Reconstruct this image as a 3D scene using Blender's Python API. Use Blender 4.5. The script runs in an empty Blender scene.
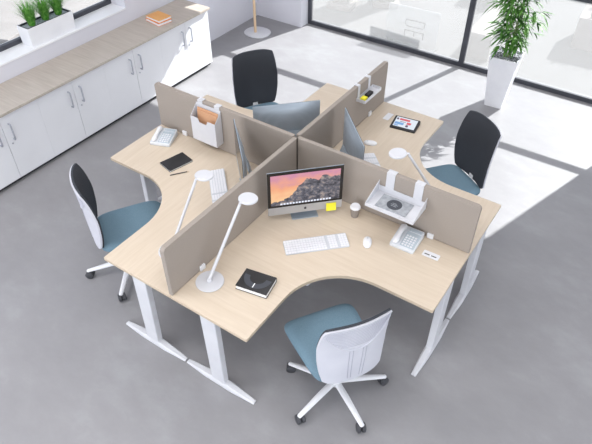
import bpy, bmesh, math, random
from mathutils import Vector, Matrix, noise
random.seed(7)
R = math.radians
PI = math.pi
C = bpy.context.scene.collection
SC = bpy.context.scene

# ---------------------------------------------------------------- camera
cd = bpy.data.cameras.new('camera'); cam = bpy.data.objects.new('camera', cd); C.objects.link(cam)
cam.location = (2.0149, -2.9830, 3.5624)
cam.rotation_euler = (0.83349, 0.0, 0.59516)
cd.sensor_width = 36.0; cd.lens = 593.35 / 592 * 36
cd.clip_end = 200
SC.camera = cam

# ---------------------------------------------------------------- light
SC.view_settings.view_transform = 'Standard'
SC.view_settings.look = 'None'
SC.view_settings.gamma = 1
SC.view_settings.exposure = 0.12
try:
    SC.cycles.use_denoising = True
except Exception:
    pass
SUN_STRENGTH = 12.2
SKY_STRENGTH = 1.2
w = bpy.data.worlds.new('world'); SC.world = w; w.use_nodes = True
bg = w.node_tree.nodes['Background']
bg.inputs[0].default_value = (0.80, 0.88, 1.0, 1); bg.inputs[1].default_value = SKY_STRENGTH
sd = bpy.data.lights.new('sun', 'SUN'); sun = bpy.data.objects.new('sun', sd); C.objects.link(sun)
sd.energy = SUN_STRENGTH; sd.angle = R(0.6); sd.color = (1.0, 0.97, 0.93)
sun.rotation_euler = Vector((-0.31, -1.0, -0.79)).to_track_quat('-Z', 'Y').to_euler()
sun.location = (3, 9, 8)
CEIL_Z = 4.3
fill_spots = [(-1.9, -2.7, 70), (1.3, -2.1, 46), (-1.0, 0.9, 22), (1.5, 0.9, 28)]  # unseen ceiling lamps, added as overhead fill for the room
for i, (x, y, pw) in enumerate(fill_spots):
    ld = bpy.data.lights.new('added_ceiling_fill', 'AREA'); lo = bpy.data.objects.new('added_ceiling_fill', ld)
    C.objects.link(lo); lo.location = (x, y, CEIL_Z - 0.09)
    ld.shape = 'RECTANGLE'; ld.size = 1.8; ld.size_y = 1.5
    ld.energy = pw; ld.color = (1.0, 0.985, 0.97)

# soft fill added behind and right of the camera to lift vertical faces
for nm, loc, rot, sx, sy, pw in (('front_fill_light', (0.4, -5.5, 1.55), (PI / 2, 0, 0), 6.4, 2.3, 138),
                                 ('right_fill_light', (5.1, -1.2, 1.55), (PI / 2, 0, PI / 2), 5.4, 2.3, 70)):
    ld = bpy.data.lights.new(nm, 'AREA'); lo = bpy.data.objects.new(nm, ld); C.objects.link(lo)
    lo.location = loc; lo.rotation_euler = rot
    ld.shape = 'RECTANGLE'; ld.size = sx; ld.size_y = sy; ld.energy = pw; ld.color = (0.96, 0.975, 1.0)

# ---------------------------------------------------------------- materials
def mat(name, col, rough=.5, metal=0, spec=.5, emit=None, estr=0):
    m = bpy.data.materials.new(name); m.use_nodes = True
    b = m.node_tree.nodes['Principled BSDF']
    b.inputs['Base Color'].default_value = (*col, 1)
    b.inputs['Roughness'].default_value = rough
    b.inputs['Metallic'].default_value = metal
    b.inputs['Specular IOR Level'].default_value = spec
    if emit:
        b.inputs['Emission Color'].default_value = (*emit, 1); b.inputs['Emission Strength'].default_value = estr
    return m

def s2l(r, g, b):
    f = lambda c: (c / 255 / 12.92) if c / 255 <= .04045 else ((c / 255 + .055) / 1.055) ** 2.4
    return (f(r), f(g), f(b))

def noisy(m, c1, c2, scale=(5, 5, 5), nscale=1.0, detail=4, lo=.35, hi=.65, bump=0, bscale=None, dist=0.0, rot=(0, 0, 0)):
    """procedural colour variation between c1 and c2 (stains / grain), optional bump"""
    nt = m.node_tree; N = nt.nodes; L = nt.links; b = N['Principled BSDF']
    tc = N.new('ShaderNodeTexCoord'); mp = N.new('ShaderNodeMapping'); mp.inputs['Scale'].default_value = scale
    mp.inputs['Rotation'].default_value = rot
    L.new(tc.outputs['Object'], mp.inputs['Vector'])
    n = N.new('ShaderNodeTexNoise'); n.inputs['Scale'].default_value = nscale; n.inputs['Detail'].default_value = detail
    n.inputs['Distortion'].default_value = dist
    L.new(mp.outputs[0], n.inputs['Vector'])
    cr = N.new('ShaderNodeValToRGB')
    cr.color_ramp.elements[0].position = lo; cr.color_ramp.elements[0].color = (*c1, 1)
    cr.color_ramp.elements[1].position = hi; cr.color_ramp.elements[1].color = (*c2, 1)
    L.new(n.outputs['Fac'], cr.inputs[0]); L.new(cr.outputs[0], b.inputs['Base Color'])
    if bump:
        n2 = N.new('ShaderNodeTexNoise'); n2.inputs['Scale'].default_value = bscale or 60; n2.inputs['Detail'].default_value = 3
        L.new(tc.outputs['Object'], n2.inputs['Vector'])
        bp = N.new('ShaderNodeBump'); bp.inputs['Strength'].default_value = bump; bp.inputs['Distance'].default_value = .01
        L.new(n2.outputs['Fac'], bp.inputs['Height']); L.new(bp.outputs[0], b.inputs['Normal'])
    return m

M = {}
M['wall'] = noisy(mat('wall_paint', (.7, .7, .75), .9, spec=.2), (.66, .66, .72), (.69, .69, .75), (2, 2, 2), 1)
M['wall_far'] = noisy(mat('low_bounce_wall_paint', (.4, .4, .4), .9, spec=.2), (.36, .35, .35), (.39, .38, .38), (2, 2, 2), 1)  # unseen walls given a darker tone to cut bounced fill
M['ceiling'] = noisy(mat('ceiling_paint', (.85, .85, .85), .95, spec=.1), (.83, .83, .83), (.86, .86, .86), (2, 2, 2), 1)
M['sill'] = noisy(mat('sill_paint', (.85, .85, .88), .5), (.84, .85, .88), (.88, .88, .9), (3, 3, 3), 1)
fl = mat('polished_concrete', (.3, .3, .31), .42, spec=.35)
def floor_nodes(m):
    nt = m.node_tree; N = nt.nodes; L = nt.links; b = N['Principled BSDF']
    tc = N.new('ShaderNodeTexCoord')
    def nz(scale, sc3, detail, rough=.55, rot=0):
        mp = N.new('ShaderNodeMapping'); mp.inputs['Scale'].default_value = sc3; mp.inputs['Rotation'].default_value = (0, 0, rot)
        L.new(tc.outputs['Object'], mp.inputs['Vector'])
        n = N.new('ShaderNodeTexNoise'); n.inputs['Scale'].default_value = scale; n.inputs['Detail'].default_value = detail
        n.inputs['Roughness'].default_value = rough; L.new(mp.outputs[0], n.inputs['Vector']); return n
    a = nz(1.1, (1, 1.5, 1), 6, .6, .5); c = nz(5, (1, 1.6, 1), 5, .65, .9)
    mx = N.new('ShaderNodeMath'); mx.operation = 'MULTIPLY_ADD'; mx.inputs[1].default_value = .55
    L.new(c.outputs['Fac'], mx.inputs[0]); L.new(a.outputs['Fac'], mx.inputs[2])
    cr = N.new('ShaderNodeValToRGB'); e = cr.color_ramp.elements
    e[0].position = .55; e[0].color = (*s2l(141, 140, 143), 1)
    e[1].position = 1.0; e[1].color = (*s2l(155, 155, 158), 1)
    e2 = cr.color_ramp.elements.new(.80); e2.color = (*s2l(147, 146, 149), 1)
    L.new(mx.outputs[0], cr.inputs[0]); L.new(cr.outputs[0], b.inputs['Base Color'])
floor_nodes(fl); M['floor'] = fl
WOODC = (s2l(221, 203, 180), s2l(232, 216, 194))
def wood(name, c1, c2, rot=0):
    return noisy(mat(name, c1, .42, spec=.35), c1, c2, (1.4, 20, 6), 2.6, 6, .2, .85, rot=(0, 0, rot), dist=.4)
M['maple'] = wood('light_maple_laminate', s2l(206, 190, 170), s2l(219, 205, 187))
M['maple_edge'] = wood('light_maple_edge', s2l(198, 180, 158), s2l(208, 192, 170))
M['oak'] = wood('grey_oak_laminate', s2l(172, 162, 152), s2l(198, 189, 179), PI / 2)
M['fabric'] = noisy(mat('taupe_screen_fabric', (.3, .26, .23), .95, spec=.1), s2l(158, 149, 141), s2l(166, 157, 149), (30, 30, 30), 6, 3, bump=.15, bscale=500)
M['white'] = noisy(mat('white_laminate', (.8, .8, .8), .35, spec=.35), s2l(226, 227, 231), s2l(230, 231, 235), (2, 2, 2), 1)
M['white_metal'] = noisy(mat('white_powder_coat', (.8, .8, .8), .4), s2l(208, 209, 215), s2l(216, 217, 222), (5, 5, 5), 1)
M['white_plastic'] = noisy(mat('white_plastic', (.8, .8, .8), .35), s2l(228, 229, 234), s2l(236, 237, 241), (5, 5, 5), 1)
M['shell'] = noisy(mat('chair_shell_plastic', (.8, .8, .8), .4), s2l(204, 205, 215), s2l(212, 213, 222), (5, 5, 5), 1)
M['key_base'] = noisy(mat('keyboard_base', (.6, .6, .6), .5), s2l(196, 199, 206), s2l(202, 205, 212), (5, 5, 5), 1)
M['shell_line'] = noisy(mat('chair_shell_groove', (.6, .6, .6), .5), s2l(178, 179, 192), s2l(186, 187, 198), (5, 5, 5), 1)
M['grey_metal'] = noisy(mat('satin_steel', (.5, .5, .52), .4, .4), s2l(166, 168, 178), s2l(178, 180, 190), (20, 20, 20), 1)
M['alu'] = noisy(mat('brushed_aluminium', (.6, .62, .65), .35, .35), s2l(160, 172, 184), s2l(176, 187, 198), (2, 40, 2), 2)
M['alu_chin'] = noisy(mat('aluminium_chin', (.55, .55, .56), .4, .4), s2l(176, 176, 178), s2l(188, 188, 190), (2, 40, 2), 2)
M['black'] = noisy(mat('black_plastic', (.015, .015, .017), .4), (.012, .012, .014), (.02, .02, .023), (9, 9, 9), 1)
M['dark'] = noisy(mat('dark_anthracite', (.03, .03, .035), .5), s2l(48, 50, 56), s2l(56, 58, 64), (9, 9, 9), 1)
M['frame'] = noisy(mat('anthracite_window_frame', (.03, .03, .035), .5), s2l(58, 60, 68), s2l(66, 68, 76), (9, 9, 9), 1)
M['plinth'] = noisy(mat('dark_plinth', (.02, .02, .02), .7), (.02, .02, .022), (.028, .028, .03), (9, 9, 9), 1)
M['seat'] = noisy(mat('blue_grey_seat_fabric', (.1, .25, .32), .95, spec=.1), s2l(108, 134, 150), s2l(116, 142, 158), (30, 30, 30), 5, 3, bump=.2, bscale=400)
M['mesh'] = noisy(mat('black_back_mesh', (.02, .02, .02), .8, spec=.2), s2l(56, 59, 65), s2l(72, 75, 82), (120, 120, 60), 6, 2, bump=.2, bscale=300)
M['castor'] = noisy(mat('charcoal_castor', (.05, .05, .055), .5), s2l(62, 63, 68), s2l(72, 73, 78), (9, 9, 9), 1)
M['gravel'] = noisy(mat('grey_gravel', (.3, .3, .3), .9), s2l(70, 72, 78), s2l(205, 206, 214), (1, 1, 1), 70, 3, .38, .6, bump=.8, bscale=60)
M['soil'] = noisy(mat('slate_chips', (.3, .3, .3), .9), s2l(128, 137, 145), s2l(176, 184, 192), (1, 1, 1), 60, 3, .4, .6, bump=.6, bscale=60)
M['leaf'] = noisy(mat('bamboo_leaf', (.1, .3, .05), .5, spec=.3), s2l(38, 88, 26), s2l(98, 148, 66), (3, 3, 3), 5, 3)
M['grass'] = noisy(mat('grass_blade', (.1, .35, .05), .5, spec=.3), s2l(52, 128, 34), s2l(132, 190, 92), (3, 3, 3), 12, 3)
M['cane'] = noisy(mat('green_cane', (.2, .3, .1), .6), s2l(96, 120, 66), s2l(140, 150, 100), (3, 3, 20), 2)
M['pole'] = noisy(mat('pale_ash_wood', (.6, .45, .3), .5), s2l(214, 184, 150), s2l(228, 200, 168), (20, 20, 2), 2)
M['orange'] = noisy(mat('orange_paper', (.8, .35, .1), .6), s2l(226, 140, 60), s2l(232, 150, 72), (5, 5, 5), 1)
M['amber'] = noisy(mat('amber_book_cloth', (.8, .4, .1), .6), s2l(222, 160, 92), s2l(228, 170, 104), (5, 5, 5), 2)
M['redorange'] = noisy(mat('burnt_orange_book_cloth', (.8, .3, .1), .6), s2l(218, 124, 76), s2l(224, 134, 86), (5, 5, 5), 2)
M['folder'] = noisy(mat('apricot_card_folder', (.8, .45, .2), .7), s2l(206, 158, 122), s2l(214, 166, 130), (5, 5, 5), 1)
M['paper'] = noisy(mat('white_paper', (.85, .85, .85), .8, spec=.2), s2l(236, 238, 240), s2l(242, 243, 245), (5, 5, 5), 1)
M['yellow'] = noisy(mat('yellow_note', (.85, .8, .1), .8, spec=.2), s2l(236, 226, 60), s2l(242, 234, 72), (5, 5, 5), 1)
M['cup'] = noisy(mat('grey_card_cup', (.3, .28, .26), .7), s2l(140, 132, 126), s2l(150, 142, 136), (5, 5, 5), 1)
M['phone'] = noisy(mat('pale_phone_plastic', (.7, .75, .78), .4), s2l(212, 217, 223), s2l(220, 224, 229), (5, 5, 5), 1)
M['phone_panel'] = noisy(mat('phone_key_panel', (.5, .6, .65), .4), s2l(178, 190, 200), s2l(184, 196, 206), (5, 5, 5), 1)
M['grey_ink'] = noisy(mat('grey_print', (.3, .3, .3), .6), s2l(146, 150, 156), s2l(172, 176, 182), (1, 1, 1), 30, 4)
M['slate_ink'] = mat('slate_print', s2l(66, 70, 78), .5)
M['bezel'] = mat('glossy_black_bezel', (.008, .008, .009), .15)
M['post'] = noisy(mat('dark_taupe_post', (.1, .1, .1), .6), s2l(104, 98, 94), s2l(110, 104, 100), (9, 9, 9), 1)
M['lens'] = mat('lamp_head_face', (.8, .8, .8), .4)
M['slot'] = mat('black_slot', (.01, .01, .01), .6)
M['outdoor'] = noisy(mat('pale_paving', (.5, .5, .5), .9, spec=.1), s2l(76, 76, 77), s2l(82, 82, 83), (1, 1, 1), 1.5, 4)
M['paving_lightened'] = noisy(mat('lightened_paving', (.5, .5, .5), .9, spec=.1), s2l(138, 133, 130), s2l(148, 143, 140), (1, 1, 1), 1.5, 4)  # lighter paving colour, brightened where the glass haze is missing
M['outwhite'] = noisy(mat('outdoor_cream', (.5, .5, .5), .9, spec=.1), s2l(104, 100, 98), s2l(112, 108, 106), (1, 1, 1), 3, 4)
M['outgrey'] = noisy(mat('outdoor_grey', (.5, .5, .5), .9, spec=.1), s2l(80, 82, 84), s2l(88, 89, 91), (1, 1, 1), 3, 4)
M['outsign'] = noisy(mat('outdoor_sign_white', (.6, .6, .6), .8, spec=.1), s2l(150, 152, 155), s2l(154, 156, 159), (1, 1, 1), 3, 4)
nt = M['outsign'].node_tree; tr = nt.nodes.new('ShaderNodeBsdfTransparent'); mx_ = nt.nodes.new('ShaderNodeMixShader'); mx_.inputs[0].default_value = .38   # part transparent so the board casts a weaker shadow and stays faint
nt.links.new(nt.nodes['Principled BSDF'].outputs[0], mx_.inputs[2]); nt.links.new(tr.outputs[0], mx_.inputs[1]); nt.links.new(mx_.outputs[0], nt.nodes['Material Output'].inputs[0])
M['outplant'] = noisy(mat('silver_foliage', (.5, .55, .5), .9, spec=.1), s2l(96, 102, 96), s2l(116, 120, 114), (1, 1, 1), 9, 4)
g = bpy.data.materials.new('window_glass'); g.use_nodes = True; nt = g.node_tree; nt.nodes.clear()
o_ = nt.nodes.new('ShaderNodeOutputMaterial'); tr = nt.nodes.new('ShaderNodeBsdfTransparent'); gl = nt.nodes.new('ShaderNodeBsdfGlossy')
mx_ = nt.nodes.new('ShaderNodeMixShader'); lw = nt.nodes.new('ShaderNodeLayerWeight'); lw.inputs[0].default_value = .12
tr.inputs[0].default_value = (.94, .96, .97, 1); gl.inputs['Roughness'].default_value = .04
nt.links.new(lw.outputs['Fresnel'], mx_.inputs[0]); nt.links.new(tr.outputs[0], mx_.inputs[1]); nt.links.new(gl.outputs[0], mx_.inputs[2])
tl = nt.nodes.new('ShaderNodeBsdfTranslucent'); tl.inputs[0].default_value = (.93, .93, .94, 1)   # pale haze put into the glass to brighten and flatten the outside view
m2 = nt.nodes.new('ShaderNodeMixShader'); m2.inputs[0].default_value = .10
nt.links.new(mx_.outputs[0], m2.inputs[1]); nt.links.new(tl.outputs[0], m2.inputs[2])
nt.links.new(m2.outputs[0], o_.inputs[0]); M['glass'] = g

def mountain_screen():
    """a plain generic mountain at dusk, shown on the display"""
    m = bpy.data.materials.new('display_mountain_picture'); m.use_nodes = True
    nt = m.node_tree; N = nt.nodes; L = nt.links; b = N['Principled BSDF']
    tc = N.new('ShaderNodeTexCoord'); sp = N.new('ShaderNodeSeparateXYZ'); L.new(tc.outputs['Generated'], sp.inputs[0])
    def math(op, a, c=None, d=None):
        n = N.new('ShaderNodeMath'); n.operation = op
        for i, v in enumerate((a, c, d)):
            if v is None: continue
            if isinstance(v, (int, float)): n.inputs[i].default_value = v
            else: L.new(v, n.inputs[i])
        return n.outputs[0]
    fc = N.new('ShaderNodeFloatCurve'); cv = fc.mapping.curves[0]
    pts = [(0, .10), (.12, .16), (.25, .24), (.34, .40), (.42, .62), (.55, .80), (.68, .74), (.78, .86), (.9, .78), (1, .80)]
    cv.points[0].location = pts[0]; cv.points[1].location = pts[-1]
    for p in pts[1:-1]: cv.points.new(*p)
    fc.mapping.update()
    L.new(sp.outputs['X'], fc.inputs['Value'])
    n = N.new('ShaderNodeTexNoise'); n.inputs['Scale'].default_value = 9; n.inputs['Detail'].default_value = 6
    mp = N.new('ShaderNodeMapping'); mp.inputs['Scale'].default_value = (1.6, 1, 1); L.new(tc.outputs['Generated'], mp.inputs[0]); L.new(mp.outputs[0], n.inputs['Vector'])
    h = math('ADD', fc.outputs[0], math('MULTIPLY', math('SUBTRACT', n.outputs['Fac'], .5), .22))
    mask = math('LESS_THAN', sp.outputs['Z'], h)
    sky = N.new('ShaderNodeValToRGB'); e = sky.color_ramp.elements
    e[0].position = .2; e[0].color = (*s2l(248, 200, 150), 1); e[1].position = 1; e[1].color = (*s2l(206, 142, 170), 1)
    k = e.new(.6); k.color = (*s2l(242, 168, 128), 1)
    n3 = N.new('ShaderNodeTexNoise'); n3.inputs['Scale'].default_value = 4; n3.inputs['Detail'].default_value = 5
    L.new(tc.outputs['Generated'], n3.inputs['Vector'])
    L.new(math('ADD', sp.outputs['Z'], math('MULTIPLY', math('SUBTRACT', n3.outputs['Fac'], .5), .9)), sky.inputs[0])
    n2 = N.new('ShaderNodeTexNoise'); n2.inputs['Scale'].default_value = 7; n2.inputs['Detail'].default_value = 5; n2.inputs['Roughness'].default_value = .7
    L.new(mp.outputs[0], n2.inputs['Vector'])
    rock = N.new('ShaderNodeValToRGB'); e = rock.color_ramp.elements
    e[0].position = .38; e[0].color = (*s2l(44, 46, 58), 1); e[1].position = .66; e[1].color = (*s2l(176, 160, 150), 1)
    k = e.new(.52); k.color = (*s2l(100, 100, 112), 1)
    L.new(n2.outputs['Fac'], rock.inputs[0])
    mx = N.new('ShaderNodeMix'); mx.data_type = 'RGBA'
    L.new(mask, mx.inputs[0]); L.new(sky.outputs[0], mx.inputs[6]); L.new(rock.outputs[0], mx.inputs[7])
    b.inputs['Base Color'].default_value = (.01, .01, .01, 1); b.inputs['Roughness'].default_value = .25
    L.new(mx.outputs[2], b.inputs['Emission Color']); b.inputs['Emission Strength'].default_value = .92
    return m
M['screen'] = mountain_screen()
M['icon'] = mat('dock_icons', (.3, .3, .35), .5, emit=(.75, .8, .9), estr=.7)
M['tab_screen'] = mat('tablet_screen', (.05, .05, .05), .3, emit=s2l(228, 236, 246), estr=.85)
M['tab_red'] = mat('tablet_red', (.05, .02, .02), .3, emit=s2l(214, 92, 104), estr=.85)
M['tab_blue'] = mat('tablet_blue', (.02, .03, .05), .3, emit=s2l(122, 168, 220), estr=.85)
M['tab_dark'] = mat('tablet_dark', (.02, .03, .05), .3, emit=s2l(92, 60, 84), estr=.8)

# ---------------------------------------------------------------- geometry helpers
def nb(): return bmesh.new()

def box(bm, x0, x1, y0, y1, z0, z1, bev=0, mtx=None):
    vs = [bm.verts.new(v) for v in [(x0, y0, z0), (x1, y0, z0), (x1, y1, z0), (x0, y1, z0), (x0, y0, z1), (x1, y0, z1), (x1, y1, z1), (x0, y1, z1)]]
    fs = [bm.faces.new([vs[i] for i in f]) for f in [(0, 3, 2, 1), (4, 5, 6, 7), (0, 1, 5, 4), (1, 2, 6, 5), (2, 3, 7, 6), (3, 0, 4, 7)]]
    out = vs
    if bev:
        es = list({e for f in fs for e in f.edges})
        r = bmesh.ops.bevel(bm, geom=es, offset=bev, segments=2, profile=.5, affect='EDGES')
        out = list({v for f in r['faces'] for v in f.verts} | {v for v in vs if v.is_valid})
    if mtx is not None:
        bmesh.ops.transform(bm, matrix=mtx, verts=[v for v in out if v.is_valid])
    return bm

def prism(bm, poly, z0, z1, bev=0, mtx=None):
    """extrude a 2D polygon (x,y, CCW) from z0 to z1"""
    lo = [bm.verts.new((p[0], p[1], z0)) for p in poly]; hi = [bm.verts.new((p[0], p[1], z1)) for p in poly]
    n = len(poly)
    fb = bm.faces.new(lo[::-1]); ft = bm.faces.new(hi)
    for i in range(n): bm.faces.new([lo[i], lo[(i + 1) % n], hi[(i + 1) % n], hi[i]])
    vs = lo + hi
    if bev:
        es = list(ft.edges) + list(fb.edges)
        r = bmesh.ops.bevel(bm, geom=es, offset=bev, segments=2, profile=.5, affect='EDGES')
        vs = list({v for f in r['faces'] for v in f.verts} | {v for v in vs if v.is_valid})
    if mtx is not None:
        bmesh.ops.transform(bm, matrix=mtx, verts=[v for v in vs if v.is_valid])
    return bm

def rrect(w, d, r, seg=5, cx=0, cy=0):
    pts = []
    for (sx, sy, a0) in ((1, 1, 0), (-1, 1, 90), (-1, -1, 180), (1, -1, 270)):
        for k in range(seg + 1):
            a = R(a0 + 90 * k / seg)
            pts.append((cx + sx * (w / 2 - r) + r * math.cos(a), cy + sy * (d / 2 - r) + r * math.sin(a)))
    return pts

def lathe(bm, prof, seg=28, cx=0, cy=0, mtx=None):
    """prof: list of (radius, z)"""
    rings = []; allv = []
    for r, z in prof:
        if r < 1e-5:
            v = bm.verts.new((cx, cy, z)); rings.append([v]); allv.append(v)
        else:
            ring = [bm.verts.new((cx + r * math.cos(2 * PI * k / seg), cy + r * math.sin(2 * PI * k / seg), z)) for k in range(seg)]
            rings.append(ring); allv += ring
    for a, b in zip(rings, rings[1:]):
        for k in range(seg):
            if len(a) == 1 and len(b) == 1: continue
            if len(a) == 1: bm.faces.new([a[0], b[(k + 1) % seg], b[k]])
            elif len(b) == 1: bm.faces.new([a[k], a[(k + 1) % seg], b[0]])
            else: bm.faces.new([a[k], a[(k + 1) % seg], b[(k + 1) % seg], b[k]])
    bmesh.ops.recalc_face_normals(bm, faces=bm.faces)
    if mtx is not None: bmesh.ops.transform(bm, matrix=mtx, verts=allv)
    return bm

def tube(bm, path, rad, seg=10, flat=1.0, caps=True):
    """rad: float or list; sweep a circle along path"""
    P = [Vector(p) for p in path]; n = len(P)
    rr = rad if isinstance(rad, (list, tuple)) else [rad] * n
    rings = []; up = Vector((0, 0, 1))
    for i in range(n):
        t = (P[min(i + 1, n - 1)] - P[max(i - 1, 0)]).normalized()
        u = up if abs(t.dot(up)) < .95 else Vector((1, 0, 0))
        a = t.cross(u).normalized(); b = a.cross(t).normalized()
        rings.append([bm.verts.new(P[i] + a * rr[i] * math.cos(2 * PI * k / seg) + b * rr[i] * flat * math.sin(2 * PI * k / seg)) for k in range(seg)])
    for a, b in zip(rings, rings[1:]):
        for k in range(seg): bm.faces.new([a[k], a[(k + 1) % seg], b[(k + 1) % seg], b[k]])
    if caps:
        bm.faces.new(rings[0][::-1]); bm.faces.new(rings[-1])
    return bm

def obj(name, bm, m, parent=None, smooth=False, label=None):
    bmesh.ops.recalc_face_normals(bm, faces=bm.faces)
    me = bpy.data.meshes.new(name); bm.to_mesh(me); bm.free()
    if smooth:
        for p in me.polygons: p.use_smooth = True
        try: me.set_sharp_from_angle(angle=R(38))
        except Exception: pass
    o = bpy.data.objects.new(name, me); C.objects.link(o)
    o.data.materials.append(M[m] if isinstance(m, str) else m)
    if parent is not None: o.parent = parent
    if label: o['label'] = label
    return o

def thing(name, label, cat, loc=(0, 0, 0), rz=0, group=None):
    o = bpy.data.objects.new(name, None); C.objects.link(o); o.empty_display_size = .1
    o.location = loc; o.rotation_euler = (0, 0, rz); o['label'] = label; o['category'] = cat
    if group: o['group'] = group
    return o

def tag(o, label, cat, group=None):
    o['label'] = label; o['category'] = cat
    if group: o['group'] = group
    return o

def struct(name, bm, m, parent=None, smooth=False):
    o = obj(name, bm, m, parent, smooth)
    if parent is None: o['kind'] = 'structure'
    return o

def dup(root, loc, rz, label):
    r = root.copy(); C.objects.link(r); r.location = loc; r.rotation_euler = (0, 0, rz); r['label'] = label
    def rec(src, dst):
        for ch in [c for c in bpy.data.objects if c.parent == src]:
            c = ch.copy(); C.objects.link(c); c.parent = dst; rec(ch, c)
    rec(root, r)
    return r

# ---------------------------------------------------------------- room shell
XL, XR, YB, YF = -3.15, 5.2, 3.65, -5.6
YW = 3.85            # plane of the big window frame
WX0, WX1, WZ1 = -2.39, 2.24, 2.32
struct('floor', box(nb(), XL - .3, XR + .2, YF - .2, YB + .26, -.12, 0), 'floor')
struct('ceiling', box(nb(), XL - .3, XR + .2, YF - .2, YB + .26, CEIL_Z, CEIL_Z + .15), 'ceiling')
b = nb()
box(b, XL - .3, WX0, YB, YB + .26, 0, CEIL_Z); box(b, WX1, XR + .2, YB, YB + .26, 0, CEIL_Z); box(b, WX0, WX1, YB, YB + .26, WZ1, CEIL_Z)
struct('wall_back', b, 'wall')
SY0, SY1, SZ0, SZ1 = -1.9, 1.29, .90, 2.3
b = nb()
box(b, XL - .3, XL, YF, SY0, 0, CEIL_Z); box(b, XL - .3, XL, SY1, YB, 0, CEIL_Z)
box(b, XL - .3, XL, SY0, SY1, 0, SZ0); box(b, XL - .3, XL, SY0, SY1, SZ1, CEIL_Z)
struct('wall_left', b, 'wall')
b = nb()
box(b, XR, XR + .2, YF, -3.9, 0, CEIL_Z); box(b, XR, XR + .2, 1.5, YB, 0, CEIL_Z); box(b, XR, XR + .2, -3.9, 1.5, 0, .4); box(b, XR, XR + .2, -3.9, 1.5, 2.7, CEIL_Z)
struct('wall_right', b, 'wall_far')
b = nb()
box(b, XL, -2.8, YF - .2, YF, 0, CEIL_Z); box(b, 3.6, XR, YF - .2, YF, 0, CEIL_Z); box(b, -2.8, 3.6, YF - .2, YF, 0, .4); box(b, -2.8, 3.6, YF - .2, YF, 2.7, CEIL_Z)
struct('wall_front', b, 'wall_far')
# big window: frame, transom, mullion, panes
win = bpy.data.objects.new('window_1', None); C.objects.link(win); win['kind'] = 'structure'; win.location = (0, YW, 0)
FT = .055
TZ = 1.105
MX = -.105
b = nb()
box(b, WX0, WX1, -.03, .03, 0, FT); box(b, WX0, WX1, -.03, .03, WZ1 - FT, WZ1)
box(b, WX0, WX0 + FT, -.03, .03, FT, WZ1 - FT); box(b, WX1 - FT, WX1, -.03, .03, FT, WZ1 - FT)
obj('window_frame', b, 'frame', win)
obj('mullion', box(nb(), MX - .032, MX + .032, -.035, .03, FT, WZ1 - FT), 'frame', win)
obj('transom', box(nb(), WX0 + FT, MX - .032, -.03, .03, TZ - .025, TZ + .025), 'frame', win)
obj('transom', box(nb(), MX + .032, WX1 - FT, -.03, .03, TZ - .025, TZ + .025), 'frame', win)
for (x0, x1) in ((WX0 + FT, MX - .032), (MX + .032, WX1 - FT)):
    for (z0, z1) in ((FT, TZ - .025), (TZ + .025, WZ1 - FT)):
        obj('pane', box(nb(), x0, x1, -.004, .004, z0, z1), 'glass', win)
# side window over the cabinets
XW = XL - .24
win2 = bpy.data.objects.new('window_2', None); C.objects.link(win2); win2['kind'] = 'structure'; win2.location = (XW, 0, 0)
b = nb()
box(b, -.02, .02, SY0, SY1, SZ0 + .012, SZ0 + .058); box(b, -.03, .03, SY0, SY1, SZ1 - .05, SZ1)
box(b, -.03, .03, SY0, SY0 + .05, SZ0 + .07, SZ1 - .05); box(b, -.03, .03, SY1 - .05, SY1, SZ0 + .07, SZ1 - .05)
obj('window_frame', b, 'frame', win2)
obj('pane', box(nb(), -.004, .004, SY0 + .05, SY1 - .05, SZ0 + .07, SZ1 - .05), 'glass', win2)
b = box(nb(), XW - .05 - XW, XL + .008 - XW, SY0, SY1, SZ0 - .001, SZ0 + .012)
obj('window_sill', b, 'sill', win2)

def added_window(name, loc, rz, L_, z0, z1):  # unseen window, made up to go with an added fill light
    w_ = bpy.data.objects.new(name, None); C.objects.link(w_); w_['kind'] = 'structure'; w_.location = loc; w_.rotation_euler = (0, 0, rz)
    b = nb(); h = L_ / 2
    box(b, -h, h, -.03, .03, z0, z0 + .05); box(b, -h, h, -.03, .03, z1 - .05, z1)
    box(b, -h, -h + .05, -.03, .03, z0 + .05, z1 - .05); box(b, h - .05, h, -.03, .03, z0 + .05, z1 - .05)
    obj('window_frame', b, 'frame', w_)
    obj('mullion', box(nb(), -.03, .03, -.03, .03, z0 + .05, z1 - .05), 'frame', w_)
    for s_ in (-1, 1):
        x0, x1 = sorted((s_ * .03, s_ * (h - .05)))
        obj('pane', box(nb(), x0, x1, -.004, .004, z0 + .05, z1 - .05), 'glass', w_)
added_window('added_window_front', (.4, YF - .12, 0), 0, 6.4, .4, 2.7)  # added behind the camera around the front fill
added_window('added_window_right', (XR + .12, -1.2, 0), PI / 2, 5.4, .4, 2.7)  # added out of view around the right fill

# ---------------------------------------------------------------- outdoors
struct('ground_outside', box(nb(), -40, 40, -30, 45, -.3, -.125), 'outdoor')
struct('ground_left_lightened', box(nb(), -16, XL - .31, -10, 14, -.124, -.09), 'paving_lightened')  # separate ground added with lightened colour to brighten the side window view
o = thing('sign_board', 'low pale sign board lettered D E standing just outside the big window', 'sign', (-.96, 4.16, -.125), R(2))
obj('panel', box(nb(), -.36, .36, 0, .02, .02, .56, .004), 'outsign', o)
b = nb(); b.free()
for x in (-.34, .30): obj('foot', box(nb(), x, x + .04, -.05, .16, 0, .02), 'outgrey', o)
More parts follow.
